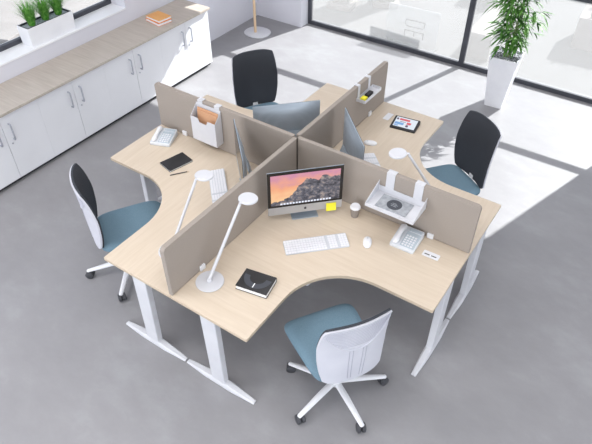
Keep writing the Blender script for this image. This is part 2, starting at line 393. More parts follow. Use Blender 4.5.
# letters D over E, turned a quarter clockwise
b = nb()
def stroke(x0, x1, z0, z1): box(b, x0, x1, -.004, 0, z0, z1)
stroke(-.10, .18, .385, .40); stroke(-.10, -.085, .32, .385); stroke(.165, .18, .32, .385)
stroke(-.08, .16, .30, .315)
stroke(-.10, .18, .24, .255); stroke(-.10, -.085, .16, .24); stroke(.033, .048, .18, .24); stroke(.165, .18, .16, .24)
obj('lettering', b, 'outgrey', o)
def crate(name, label, loc, rz, w, d, h, top):
    o = thing(name, label, 'planter', loc, rz)
    b = nb(); prism(b, rrect(w, d, .02, 2), 0, h, .004); obj('planter_box', b, 'outwhite', o)
    b = nb()
    for k in range(top):
        x = random.uniform(-w / 2, w / 2) * .8; y = random.uniform(-d / 2, d / 2) * .8
        for q in range(7):
            a = random.uniform(0, 2 * PI); l = random.uniform(.06, .14)
            p0 = Vector((x, y, h)); p1 = p0 + Vector((math.cos(a) * l * .6, math.sin(a) * l * .6, l)); s = Vector((-math.sin(a), math.cos(a), 0)) * .014
            b.faces.new([b.verts.new(p0 - s), b.verts.new(p0 + s), b.verts.new(p1)])
    obj('foliage', b, 'outplant', o)
    return o
crate('outdoor_planter', 'cream planter box with silvery plants, outside at the far right', (1.35, 5.75, -.125), R(4), 1.05, .6, .42, 30)
crate('outdoor_planter', 'cream planter box outside, directly behind the window mullion', (-.55, 6.5, -.125), R(3), .7, .4, .35, 20)
o = thing('outdoor_bench', 'long cream bench standing outside, right of the mullion', 'bench', (-.1, 5.0, -.125), R(92))
obj('seat', box(nb(), -.75, .75, -.16, .16, .34, .40, .01), 'outwhite', o)
for x in (-.6, .6): obj('leg', box(nb(), x - .04, x + .04, -.14, .14, 0, .34, .005), 'outwhite', o)
for k, (x, y, hh) in enumerate(((-2.45, 4.9, 1.1), (-1.95, 5.35, 1.2))):
    o = thing('outdoor_column', ['pale round-edged column outside, nearest the corner of the room', 'pale column outside, right of the corner column'][k], 'column', (x, y, -.125), R(10 + 20 * k))
    obj('plinth', prism(nb(), rrect(.40, .40, .03, 2), 0, .08, .005), 'outwhite', o)
    obj('shaft', prism(nb(), rrect(.28, .28, .05, 4), .08, hh, .005), 'outwhite', o)
o = thing('outdoor_bench', 'cream slab bench outside the side window by the grass planter', 'bench', (-6.0, 1.0, -.09), R(20))
obj('seat', box(nb(), -.7, .7, -.25, .25, .12, .18, .01), 'paving_lightened', o)
for x in (-.55, .55): obj('leg', box(nb(), x - .05, x + .05, -.2, .2, 0, .12, .005), 'paving_lightened', o)

# out-of-view housings made to go with the added ceiling fill
LAB = ['over the cabinet side, far from the big window', 'over the right side, far from the big window', 'over the cabinet side, near the big window', 'over the right side, near the big window']
for i, (x, y, pw) in enumerate(fill_spots):
    o = thing('added_ceiling_lamp', 'unseen white rectangular ceiling lamp added for fill light, ' + LAB[i], 'lamp', (x, y, CEIL_Z - .07))
    obj('housing', box(nb(), -.95, .95, -.8, .8, 0, .07, .005), 'white_metal', o)

# ---------------------------------------------------------------- cabinets along the left wall
XF = -2.70
CW = .8125
def make_cabinet(y0, label):
    o = thing('storage_cabinet', label, 'cabinet', ((XL + XF) / 2, y0 + CW / 2, 0), 0, 'white two-door cabinets')
    x0, x1 = XL + .01 - (XL + XF) / 2, XF - .02 - (XL + XF) / 2
    h = CW / 2 - .0002
    obj('body', box(nb(), x0, x1, -h, h, .05, .719, .001), 'white', o)
    obj('plinth', box(nb(), x0 + .03, x1 - .02, -h, h, 0, .05), 'plinth', o)
    for s in (-1, 1):
        a, c = (-h, -.0018) if s < 0 else (.0018, h)
        d = obj('door', box(nb(), x1 + .001, x1 + .020, a + .0002, c - .0002, .048, .717, .0008), 'white', o)
        b = nb(); yy = s * .068
        tube(b, [(x1 + .02, yy, .455), (x1 + .045, yy, .455), (x1 + .05, yy, .465), (x1 + .05, yy, .605), (x1 + .045, yy, .615), (x1 + .02, yy, .615)], .008, 8)
        obj('handle', b, 'grey_metal', d, True)
        if s > 0:
            b = nb(); lathe(b, [(0, 0), (.008, 0), (.008, .004), (0, .004)], 12, mtx=Matrix.Translation((x1 + .020, .045, .415)) @ Matrix.Rotation(PI / 2, 4, 'Y'))
            obj('lock', b, 'grey_metal', d, True)
    return o
cy0 = 2.115 - 5 * CW
cl = ['white two-door cabinet at the window end of the row', 'white two-door cabinet under the orange books, second from the window end',
      'white two-door cabinet in the middle of the row', 'white two-door cabinet below the grass planter, near the left picture edge', 'white two-door cabinet, last of the row away from the window']
# from the window end backwards
c0 = make_cabinet(2.115 - CW, 'white two-door cabinet at the window end of the row, partly in the sun')
cc = ['white two-door cabinet, second from the window end of the row', 'white two-door cabinet, third from the window end of the row',
      'white two-door cabinet cut by the left picture edge', 'white two-door cabinet at the far end of the row, away from the big window']
for k in range(4):
    dup(c0, (c0.location.x, 2.115 - CW * (k + 1.5), 0), 0, cc[k])
b = box(nb(), XL + .003, XF + .035, cy0 - .005, 2.125, .72, .745, .002)
tag(obj('worktop', b, 'oak'), 'long grey oak worktop running over the white cabinets', 'worktop')

# books on the worktop
def book(name, label, loc, rz, w, d, t, cover, extra=None):
    o = thing(name, label, 'book', loc, rz)
    b = nb(); box(b, -w / 2, w / 2, -d / 2, d / 2, 0, .003); box(b, -w / 2, w / 2, -d / 2, d / 2, t - .003, t); box(b, -w / 2, -w / 2 + .003, -d / 2, d / 2, .003, t - .003)
    obj('cover', b, cover, o)
    obj('pages', box(nb(), -w / 2 + .003, w / 2 - .004, -d / 2 + .004, d / 2 - .004, .003, t - .003), 'paper', o)
    return o
book('book', 'burnt orange book lying on the worktop, lower of the two', (-2.885, 1.505, .7456), R(-9), .235, .185, .032, 'redorange')
book('book', 'amber book lying on top of the other orange book', (-2.89, 1.515, .778), R(-6), .225, .180, .026, 'amber')

# planter on the sill
o = thing('grass_planter', 'white rectangular planter with three tufts of green grass on the window sill', 'planter', (XL - .105, .355, SZ0 + .012), 0)
b = nb()
PW, PL_, PH = .17, .54, .19
box(b, -PW / 2, PW / 2, -PL_ / 2, PL_ / 2, 0, .15)
for (x0, x1, y0, y1) in ((-PW / 2, -PW / 2 + .008, -PL_ / 2, PL_ / 2), (PW / 2 - .008, PW / 2, -PL_ / 2, PL_ / 2), (-PW / 2 + .008, PW / 2 - .008, -PL_ / 2, -PL_ / 2 + .008), (-PW / 2 + .008, PW / 2 - .008, PL_ / 2 - .008, PL_ / 2)):
    box(b, x0, x1, y0, y1, .15, PH)
for v in b.verts:
    f = .93 + .07 * v.co.z / PH; v.co.x *= f; v.co.y *= .98 + .02 * v.co.z / PH
obj('trough', b, 'white_plastic', o)
b = nb()
for (x0, x1, y0, y1) in ((-.076, -.066, -.262, .262), (.066, .076, -.262, .262), (-.066, .066, -.262, -.252), (-.066, .066, .252, .262)):
    box(b, x0, x1, y0, y1, .15, .192)
obj('liner', b, 'dark', o)
obj('chippings', box(nb(), -.066, .066, -.252, .252, .15, .176), 'soil', o)
def tuft(n, h, spread, r0, wd):
    b = nb()
    for k in range(n):
        a = random.uniform(0, 2 * PI); rr = r0 * math.sqrt(random.random())
        p = Vector((rr * math.cos(a), rr * math.sin(a), .172)); a2 = a + random.uniform(-.6, .6)
        L_ = h * random.uniform(.6, 1.05); out = spread * random.uniform(.1, 1)
        d = Vector((math.cos(a2), math.sin(a2), 0)); s = Vector((-d.y, d.x, 0)) * wd
        prev = None
        for i in range(5):
            t = i / 4
            q = p + d * out * t ** 1.8 + Vector((0, 0, L_ * t * (1 - .15 * t * out / spread)))
            ww = s * (1 - t) ** .6
            if i == 4: cur = [b.verts.new(q)]
            else: cur = [b.verts.new(q - ww), b.verts.new(q + ww)]
            if prev: b.faces.new([prev[0], prev[1]] + cur[::-1])
            prev = cur
    return b
for k, y in enumerate((-.155, .01, .165)):
    t_ = obj('grass_tuft', tuft(330, .27, .16, .034, .0026), 'grass', o); t_.location = (0, y, 0)

# ---------------------------------------------------------------- floor lamp in the corner
o = thing('floor_lamp', 'floor lamp with a round white base and pale wooden pole in the room corner', 'lamp', (-2.79, 3.17, 0))
b = nb(); prism(b, rrect(.36, .32, .14, 8), 0, .018, .005); obj('base', b, 'white_metal', o, True)
b = nb(); tube(b, [(-.02, -.02, .018), (-.02, -.02, 1.62)], .018, 16); obj('pole', b, 'pole', o, True)
b = nb(); lathe(b, [(.20, 1.50), (.15, 1.78), (.147, 1.78), (.197, 1.50), (.20, 1.50)], 32, -.02, -.02); obj('lamp_shade', b, 'white_plastic', o, True)

# ---------------------------------------------------------------- tall planter with bamboo
o = thing('potted_bamboo', 'tall tapered white planter with leafy green bamboo by the big window', 'plant', (.565, 3.22, 0), R(3))
b = nb()
def frustum(b, h0, z0, h1, z1):
    vs = [b.verts.new((sx * h, sy * h, z)) for h, z in ((h0, z0), (h1, z1)) for sx, sy in ((-1, -1), (1, -1), (1, 1), (-1, 1))]
    for i in range(4): b.faces.new([vs[i], vs[(i + 1) % 4], vs[4 + (i + 1) % 4], vs[4 + i]])
    return vs
HP = .60
a = frustum(b, .095, 0, .150, HP); b.faces.new(a[:4][::-1])
i_ = frustum(b, .132, HP - .07, .140, HP)
for k in range(4): b.faces.new([a[4 + k], a[4 + (k + 1) % 4], i_[4 + (k + 1) % 4], i_[4 + k]])
b.faces.new(i_[:4])
obj('pot', b, 'white_plastic', o)
b = nb(); box(b, -.135, .135, -.135, .135, HP - .05, HP - .022)
for k in range(170):
    x, y = random.uniform(-.122, .122), random.uniform(-.122, .122); r_ = random.uniform(.007, .013)
    bmesh.ops.create_icosphere(b, subdivisions=1, radius=r_, matrix=Matrix.Translation((x, y, HP - .02)) @ Matrix.Diagonal((1, 1.2, .7, 1)))
obj('gravel', b, 'gravel', o)
canes = []
b = nb()
for k in range(6):
    a = k * 2 * PI / 6; x, y = .035 * math.cos(a), .035 * math.sin(a); lean = random.uniform(.03, .10); hh = random.uniform(.95, 1.25)
    path = [(x + lean * math.cos(a) * t ** 1.5, y + lean * math.sin(a) * t ** 1.5, HP - .03 + hh * t) for t in [i / 8 for i in range(9)]]
    canes.append(path); tube(b, path, [.007 - .004 * i / 8 for i in range(9)], 7)
obj('cane', b, 'cane', o, True)
b = nb()
def leaf(b, p, d, L_, wd, droop):
    d = d.normalized(); s = d.cross(Vector((0, 0, 1))).normalized() * wd; prev = None
    for i in range(5):
        t = i / 4; q = p + d * L_ * t + Vector((0, 0, -droop * t * t * L_)); ww = s * (math.sin(PI * min(1, t * .9 + .1)) ** .7 if t < 1 else 0)
        if i == 0 or i == 4: cur = [b.verts.new(q)]
        else: cur = [b.verts.new(q - ww), b.verts.new(q + ww + Vector((0, 0, .002)))]
        if prev:
            b.faces.new(prev + cur[::-1] if len(prev) + len(cur) > 2 else prev)
        prev = cur
for path in canes:
    for j in range(27):
        t = random.uniform(.13, 1); f = t * 8; i = min(7, int(f)); p = Vector(path[i]).lerp(Vector(path[i + 1]), f - i)
        a = random.uniform(0, 2 * PI); br = random.uniform(.03, .19) * (1.1 - .35 * t) * min(1, .45 + t * 1.6)
        q = p + Vector((math.cos(a) * br, math.sin(a) * br, random.uniform(0, .05)))
        tube(b, [p, q], .0015, 4)
        for k in range(random.randint(4, 6)):
            a2 = a + random.uniform(-1.3, 1.3)
            leaf(b, q, Vector((math.cos(a2), math.sin(a2), random.uniform(-.35, .5))), random.uniform(.09, .17), random.uniform(.008, .013), random.uniform(.2, .8))
obj('foliage', b, 'leaf', o)

# ---------------------------------------------------------------- desks
DH = .73
def curve_poly():
    G = .0015; L_, W = 1.41, .60; r = .42
    pts = [(G, -G), (G, -L_)]
    rc = .005
    pts += [(W - rc, -L_), (W, -L_ + rc)]
    c = W + r; n = 14
    for k in range(n + 1):
        a = R(180 - 90 * k / n); pts.append((c + r * math.cos(a), -c + r * math.sin(a)))
    pts += [(L_ - rc, -W), (L_, -W + rc), (L_, -G)]
    return pts
def make_desk(label):
    o = thing('corner_desk', label, 'desk', (0, 0, 0), 0, 'four corner desks in a cross')
    p = curve_poly()
    b = nb(); prism(b, p, DH - .025, DH - .0008, .0015)
    top = obj('tabletop', b, 'maple', o)
    top.data.materials.append(M['maple_edge'])
    for f in top.data.polygons:
        if abs(f.normal.z) < .5: f.material_index = 1
    for k in range(2):      # T leg at each wing end
        def T(bm):
            if k == 1:
                # mirror about the diagonal: (x, y) -> (-y, -x)
                for v in bm.verts: v.co = Vector((-v.co.y, -v.co.x, v.co.z))
            return bm
        b = nb(); box(b, .25, .37, -1.405, -1.357, .045, DH - .029, .006)
        for v in b.verts:
            if v.co.z > .4: v.co.x = .290 + (v.co.x - .31)
            else: v.co.x = .305 + (v.co.x - .31) * .92
        lg = obj('leg', T(b), 'white_metal', o)
        # foot: long low arch, thin rounded tips
        b = nb(); xs = [.008 + .59 * i / 16 for i in range(17)]; secs = []
        for x in xs:
            t = (x - .008) / .59; u = 1 - abs(2 * t - 1)
            h = .014 + .040 * (u ** .8); hw = .017 + .013 * min(1, u * 1.6)
            secs.append([b.verts.new((x, -1.38 + sy * ww, z)) for sy, ww, z in ((-1, hw, .004), (1, hw, .004), (1, hw, h * .6), (1, hw * .6, h), (-1, hw * .6, h), (-1, hw, h * .6))])
        for s0, s1 in zip(secs, secs[1:]):
            for q in range(6): b.faces.new([s0[q], s0[(q + 1) % 6], s1[(q + 1) % 6], s1[q]])
        b.faces.new(secs[0][::-1]); b.faces.new(secs[-1])
        ft = obj('foot', T(b), 'white_metal', lg, True)
        for x in (.04, .57):
            obj('levelling_pad', T(lathe(nb(), [(0, 0), (.014, 0), (.014, .0038), (0, .0038)], 12, x, -1.38)), 'black', lg)
        b = nb(); box(b, .10, .50, -1.405, -1.345, DH - .031, DH - .0255)
        obj('top_bracket', T(b), 'grey_metal', o)
        b = nb(); box(b, .27, .31, -1.36, -.34, DH - .075, DH - .027, .004)
        obj('crossbeam', T(b), 'white_metal', o)
    # inner corner leg
    b = nb(); prism(b, rrect(.075, .075, .02, 3, .29, -.29), .012, DH - .0255); obj('corner_leg', b, 'white_metal', o, True)
    b = nb(); lathe(b, [(0, 0), (.035, 0), (.035, .012), (0, .012)], 16, .29, -.29); obj('levelling_pad', b, 'black', o)
    return o
desk = make_desk('light maple corner desk nearest the camera, with mountain picture monitor and black book')
d2 = dup(desk, (0, 0, 0), R(90), 'light maple corner desk toward the bamboo, with the tablet on it')
d3 = dup(desk, (0, 0, 0), R(180), 'light maple corner desk at the back, mostly hidden behind the screens')
d4 = dup(desk, (0, 0, 0), R(-90), 'light maple corner desk facing the cabinets, with the black notebook on it')

def socket(parent, x, y, rz, slots=True):
    b = nb(); prism(b, rrect(.115, .055, .006, 3), 0, .004, .001, Matrix.Translation((x, y, DH)) @ Matrix.Rotation(rz, 4, 'Z'))
    s = obj('cable_plate', b, 'white_plastic', parent, label='flat white cable plate')
    if not slots: return
    b = nb()
    for q in (-.026, .022):
        box(b, q - .018, q + .018, -.010, -.002, .004, .0048, mtx=Matrix.Translation((x, y, DH)) @ Matrix.Rotation(rz, 4, 'Z'))
    obj('slot', b, 'slot', s)
socket(desk, 1.20, -.170, R(2))
socket(d2, 1.20, -.165, R(0), False)      # local frame of the rotated desk

# ---------------------------------------------------------------- screens between the desks
def make_panel(label, rz):
    o = thing('desk_screen', label, 'screen', (0, 0, DH), rz, 'taupe fabric screens between desks')
    L0, L1, HH, TT, rc = .020, 1.402, .405, .034, .022
    poly = [(L0, .002), (L1, .002)]
    for k in range(6):
        a = R(90 * k / 5); poly.append((L1 - rc + rc * math.cos(a), HH - rc + rc * math.sin(a)))
    poly.append((L0, HH))
    b = nb(); prism(b, poly, -TT / 2, TT / 2, .006, Matrix.Rotation(PI / 2, 4, 'X'))
    obj('panel', b, 'fabric', o)
    for s in (-1, 1):
        b = nb(); box(b, 1.10, 1.145, s * (TT / 2 - .004), s * (TT / 2 + .012), .001, .042, .003) if s > 0 else box(b, 1.10, 1.145, -TT / 2 - .012, -TT / 2 + .004, .001, .042, .003)
        obj('clamp', b, 'white_plastic', o, label='small white screen clamp')
    return o
make_panel('taupe fabric screen holding the paper tray, on the right side of the nearest desk', 0)
make_panel('taupe fabric screen with the pen tray, pointing toward the big window', R(90))
make_panel('taupe fabric screen carrying the white wall pocket, pointing toward the cabinets', R(180))
make_panel('taupe fabric screen running toward the camera, beside the nearest desk lamp', R(-90))
b = nb(); prism(b, rrect(.024, .024, .004, 3), DH + .001, DH + .395)
tag(obj('screen_post', b, 'post'), 'dark post joining the four taupe screens at the centre of the desks', 'post')

# ---------------------------------------------------------------- task chairs (local frame: facing +x)
def make_chair(label):
    o = thing('task_chair', label, 'chair', (0, 0, 0), 0, 'task chairs with blue-grey seats')
    b = nb()
    lathe(b, [(0, .075), (.035, .075), (.042, .09), (.040, .125), (.030, .14), (0, .14)], 20)
    base = obj('base_hub', b, 'white_plastic', o, True)
    for k in range(5):
        a = R(40 + 72 * k); d = Vector((math.cos(a), math.sin(a), 0))
        b = nb(); tube(b, [d * .02 + Vector((0, 0, .108)), d * .14 + Vector((0, 0, .10)), d * .27 + Vector((0, 0, .082)), d * .345 + Vector((0, 0, .072)), d * .352 + Vector((0, 0, .070))], [.024, .023, .019, .016, .010], 10, .72)
        lg = obj('base_leg', b, 'white_plastic', o, True)
        b = nb(); c = d * .335; s = Vector((-d.y, d.x, 0)); sw = R(25 + 50 * math.sin(k * 2.1)); s = Matrix.Rotation(sw, 3, 'Z') @ s
        for q in (-1, 1):
            m = Matrix.Translation(c + s * q * .016 + Vector((0, 0, .0326))) @ s.to_track_quat('Z', 'Y').to_matrix().to_4x4()
            lathe(b, [(0, -.014), (.024, -.014), (.0325, -.009), (.0325, .009), (.024, .014), (0, .014)], 20, mtx=m)
        m = Matrix.Translation(c + Vector((0, 0, .03)))
        lathe(b, [(0, 0), (.014, 0), (.014, .034), (0, .034)], 10, mtx=m)
        obj('castor', b, 'castor', lg, True)
    b = nb(); lathe(b, [(0, .14), (.026, .14), (.026, .26), (.017, .26), (.017, .385), (0, .385)], 16)
    obj('gas_lift', b, 'white_metal', o, True)
    b = nb(); prism(b, rrect(.24, .17, .03, 3, .02, 0), .385, .425, .006); obj('mechanism', b, 'white_plastic', o, True)
    # seat cushion
    b = nb(); nx, ny = 20, 20; SX0, SX1, HW = -.18, .345, .256
    def sp(u, v):
        # superellipse-like rounded plan, slightly narrower to the back
        e = 7; m_ = (abs(u) ** e + abs(v) ** e) ** (1 / e) if (u or v) else 1
        k = max(abs(u), abs(v)) / m_ if m_ > 0 else 1
        uu, vv = u * k, v * k
        x = (SX0 + SX1) / 2 + uu * (SX1 - SX0) / 2
        y = vv * HW * (1 - .16 * ((1 - uu) / 2) ** 1.3)
        r = max(abs(u), abs(v))
        return x, y, r, uu, vv
    top = []; bot = []
    for i in range(nx + 1):
        rt = []; rb = []
        for j in range(ny + 1):
            u = -1 + 2 * i / nx; v = -1 + 2 * j / ny
            x, y, r, uu, vv = sp(u, v)
            ed = max(0, (r - .80) / .2)
            z = .482 - .028 * ed ** 2.2 - .010 * (1 - min(1, r)) - (.022 * max(0, (uu - .45) / .55) ** 2)
            rt.append(b.verts.new((x, y, z)))
            z2 = .430 + .008 * ed
            rb.append(b.verts.new((x * 1 if r < 1 else x, y, z2 - .012 * max(0, (uu - .45) / .55) ** 2)))
        top.append(rt); bot.append(rb)
    for i in range(nx):
        for j in range(ny):
            b.faces.new([top[i][j], top[i + 1][j], top[i + 1][j + 1], top[i][j + 1]])
            b.faces.new([bot[i][j], bot[i][j + 1], bot[i + 1][j + 1], bot[i + 1][j]])
    for i in range(nx):
        b.faces.new([top[i][0], bot[i][0], bot[i + 1][0], top[i + 1][0]]); b.faces.new([top[i + 1][ny], bot[i + 1][ny], bot[i][ny], top[i][ny]])
    for j in range(ny):
        b.faces.new([top[0][j + 1], bot[0][j + 1], bot[0][j], top[0][j]]); b.faces.new([top[nx][j], bot[nx][j], bot[nx][j + 1], top[nx][j + 1]])
    obj('seat', b, 'seat', o, True)
    b = nb(); prism(b, rrect(.40, .40, .08, 5, .05, 0), .420, .431); obj('seat_pan', b, 'white_plastic', o)
    # backrest surface
    Z0, Z1 = .445, 1.008
    def hw(t):
        pts = [(0, .196), (.12, .207), (.35, .222), (.6, .226), (.85, .214), (1, .202)]
        for (a, x), (c, y) in zip(pts, pts[1:]):
            if t <= c:
                s = (t - a) / (c - a); return x + (y - x) * s
        return pts[-1][1]
    def srf(u, t, off=0):
        w_ = hw(t)
        z = Z0 + (Z1 - Z0) * t
        # rounded corners
        top_drop = .022 * abs(u) ** 4 * max(0, (t - .8) / .2); bot_up = .030 * abs(u) ** 8 * max(0, (.2 - t) / .2)
        z += bot_up - top_drop
        x = -.200 - .05 * math.sin(PI * min(1, t * 1.05) * .9 + .2) * .5 + .035 * (t - .35) ** 2 * -2.2 + .075 * abs(u) ** 2.2 * (.5 + .5 * math.sin(PI * t))
        x -= .035 * max(0, t - .55)
        return Vector((x + off, u * w_, z))
    def sheet(u0, u1, t0, t1, o0, o1, nu=16, ntt=16):
        b = nb(); A = []; B = []
        for i in range(nu + 1):
            A.append([]); B.append([])
            for j in range(ntt + 1):
                u = u0 + (u1 - u0) * i / nu; t = t0 + (t1 - t0) * j / ntt
                A[-1].append(b.verts.new(srf(u, t, o0))); B[-1].append(b.verts.new(srf(u, t, o1)))
        for i in range(nu):
            for j in range(ntt):
                b.faces.new([A[i][j], A[i + 1][j], A[i + 1][j + 1], A[i][j + 1]]); b.faces.new([B[i][j], B[i][j + 1], B[i + 1][j + 1], B[i + 1][j]])
        for i in range(nu):
            b.faces.new([A[i][0], B[i][0], B[i + 1][0], A[i + 1][0]]); b.faces.new([A[i + 1][ntt], B[i + 1][ntt], B[i][ntt], A[i][ntt]])
        for j in range(ntt):
            b.faces.new([A[0][j + 1], B[0][j + 1], B[0][j], A[0][j]]); b.faces.new([A[nu][j], B[nu][j], B[nu][j + 1], A[nu][j + 1]])
        return b
    obj('backrest', sheet(-.975, .975, .012, 1.0, .006, .020), 'mesh', o, True, label='black mesh front of the backrest')
    sh = obj('back_shell', sheet(-1, 1, 0, .985, -.008, .005), 'shell', o, True, label='white plastic rear shell of the backrest')
    # raised rib pattern of the shell: arc under the perforated field and central spine
    b = nb()
    arc = [srf(-.96 + 1.92 * i / 18, .86 - .28 * (1 - ((i - 9) / 9) ** 2), -.010) for i in range(19)]
    tube(b, arc, .0035, 6)
    obj('shell_rib', b, 'shell', sh, True)
    b = nb()
    for j in range(11):
        t = .66 + .028 * j
        us = max(0, 1 - max(0, (.87 - t) / .29)); lim = .93 * math.sqrt(max(0, 1 - max(0, (.86 - t) / .28)))
        if lim < .1: continue
        tube(b, [srf(-lim + 2 * lim * i / 12, t, -.0092) for i in range(13)], .0016, 4)
    obj('slat_field', b, 'shell_line', sh, True)
    b = nb()
    for y in (-.14, .14, -.24, .24):
        tube(b, [srf(y, .06 + .50 * i / 8, -.009) for i in range(9)], .0022, 5)
    obj('shell_rib', b, 'shell_line', sh, True)
    # back support bar from the mechanism
    b = nb(); tube(b, [(-.06, 0, .405), (-.14, 0, .405), (-.185, 0, .41), (-.203, 0, .44), (-.205, 0, .48)], [.026, .030, .034, .034, .030], 10, .55)
    obj('back_support', b, 'white_plastic', o, True)
    return o
ch = make_chair('task chair nearest the camera, seen from behind with white back shell')
ch.location = (.985, -.99, 0); ch.rotation_euler = (0, 0, R(147))
left_chair = dup(ch, (-.975, -.955, 0), R(55), 'task chair at the left, between the maple desk and the white cabinets')
for c in left_chair.children:      # its five-star base is swivelled a little under the seat
    if c.name.startswith('base_leg'): c.rotation_euler = (0, 0, R(-9))
dup(ch, (.895, 1.00, 0), R(236), 'task chair at the right, standing in sunlight near the tall planter')
dup(ch, (-1.05, .96, 0), R(327), 'task chair at the back, mostly its black backrest seen above the screens')

# ---------------------------------------------------------------- monitors
def make_monitor(label, lit):
    """faces local -y, origin on the desk under the screen plane"""
    o = thing('desktop_computer', label, 'computer', (0, 0, DH), 0)
    W, Z0_, Z1_ = .528, .065, .435
    ZC = Z0_ + .068
    # rear body bulging
    b = nb(); n = 12; m = 8; F = []; 
    for i in range(n + 1):
        F.append([])
        for j in range(m + 1):
            u = -1 + 2 * i / n; v = -1 + 2 * j / m
            F[-1].append(b.verts.new((u * W / 2, .004 + .040 * (1 - abs(u) ** 2.2) * (1 - abs(v) ** 2.4), (Z0_ + Z1_) / 2 + v * (Z1_ - Z0_) / 2)))
    for i in range(n):
        for j in range(m): b.faces.new([F[i][j], F[i][j + 1], F[i + 1][j + 1], F[i + 1][j]])
    ring = [F[i][0] for i in range(n + 1)] + [F[n][j] for j in range(1, m + 1)] + [F[i][m] for i in range(n - 1, -1, -1)] + [F[0][j] for j in range(m - 1, 0, -1)]
    fr = [b.verts.new((v.co.x, -.002, v.co.z)) for v in ring]; k = len(ring)
    for i in range(k): b.faces.new([ring[i], ring[(i + 1) % k], fr[(i + 1) % k], fr[i]])
    b.faces.new(fr)
    obj('housing', b, 'alu', o, True)
    obj('bezel', box(nb(), -W / 2, W / 2, -.005, -.002, ZC, Z1_, .001), 'bezel', o)
    obj('chin', box(nb(), -W / 2, W / 2, -.005, -.002, Z0_, ZC - .0005, .001), 'alu_chin', o)
    if lit:
        d = obj('display', box(nb(), -W / 2 + .022, W / 2 - .022, -.0062, -.0052, ZC + .018, Z1_ - .024), 'screen', o, label='bright display showing a grey mountain under a pink and orange sky')
        b = nb()
        for q in range(17):
            x = -.17 + q * .0215; box(b, x - .0075, x + .0075, -.0068, -.0063, ZC + .021, ZC + .034)
        obj('icon_row', b, 'icon', d)
        # small fruit mark on the chin: body with bite, leaf
        b = nb(); pts = []
        for q in range(28):
            a = 2 * PI * q / 28; r = .0100 * (1 - .12 * max(0, math.sin(a)) ** 6 - .10 * max(0, -math.sin(a)) ** 10)
            x, z = r * math.cos(a), r * math.sin(a)
            dx, dz = x - .0115, z - .001
            if math.hypot(dx, dz) < .0055: x = .0115 - math.sqrt(max(0, .0055 ** 2 - dz ** 2))
            pts.append((x, z))
        prism(b, pts, .0052, .0058, 0, Matrix.Translation((0, 0, (Z0_ + ZC) / 2)) @ Matrix.Rotation(PI / 2, 4, 'X'))
        prism(b, [(0, .0105), (.0035, .012), (.0045, .016), (.001, .0145)], .0052, .0058, 0, Matrix.Translation((0, 0, (Z0_ + ZC) / 2)) @ Matrix.Rotation(PI / 2, 4, 'X'))
        obj('fruit_mark', b, 'black', o)
    # stand: foot plate and curved upright
    b = nb(); path = [(.0, -.006, .004), (0, .010, .004), (0, .075, .004), (0, .092, .010), (0, .093, .05), (0, .075, .14), (0, .050, .215)]
    prev = None
    for (x, y, z), nx_ in zip(path, [(0, 1), (0, 1), (0, 1), (.6, .6), (1, 0), (1, .2), (1, .3)]):
        th = .004; c = [b.verts.new((s * .095, y + (q * th * nx_[0]), z + (q * th * nx_[1] * (1 if nx_[0] == 0 else .7)))) for s, q in ((-1, -1), (1, -1), (1, 1), (-1, 1))]
        if prev:
            for i in range(4): b.faces.new([prev[i], prev[(i + 1) % 4], c[(i + 1) % 4], c[i]])
        else: b.faces.new(c[::-1])
        prev = c
    b.faces.new(prev)
    obj('stand', b, 'alu', o, True)
    return o
def put(o, x, y, rz): o.location = (x, y, DH); o.rotation_euler = (0, 0, rz)
dd = .44 / math.sqrt(2)
mon = make_monitor('silver all-in-one computer showing a mountain picture, on the nearest desk', True)
put(mon, dd - .016, -dd - .016, R(45.5))
mon2 = make_monitor('silver all-in-one computer seen edge-on, on the desk facing the cabinets', False); put(mon2, -.30, -.30, R(-45))
mon3 = make_monitor('silver all-in-one computer seen from behind, on the back desk', False); put(mon3, -.285, .285, R(225))
mon4 = make_monitor('silver all-in-one computer seen edge-on, on the desk with the tablet', False); put(mon4, .305, .305, R(135))
# yellow note stuck on the chin
b = nb(); n = 6; rows = []
for i in range(n + 1):
    t = i / n; y = -.0072 - .012 * t * t; z = .062 - .062 * t
    rows.append([b.verts.new((x, yy, z)) for x in (-.036, .036) for yy in (y, y + .0008)])
for r0, r1 in zip(rows, rows[1:]):
    b.faces.new([r0[0], r0[2], r1[2], r1[0]]); b.faces.new([r0[1], r1[1], r1[3], r0[3]]); b.faces.new([r0[0], r1[0], r1[1], r0[1]]); b.faces.new([r0[2], r0[3], r1[3], r1[2]])
b.faces.new([rows[0][0], rows[0][1], rows[0][3], rows[0][2]]); b.faces.new([rows[-1][0], rows[-1][2], rows[-1][3], rows[-1][1]])
nt_ = tag(obj('sticky_note', b, 'yellow', smooth=True), 'small yellow sticky note on the lower right edge of the lit computer', 'note')
mw = Matrix.Translation(mon.location) @ Matrix.Rotation(R(45), 4, 'Z') @ Matrix.Translation((.185, 0, .055))
nt_.location = mw.translation; nt_.rotation_euler = (0, 0, R(45))

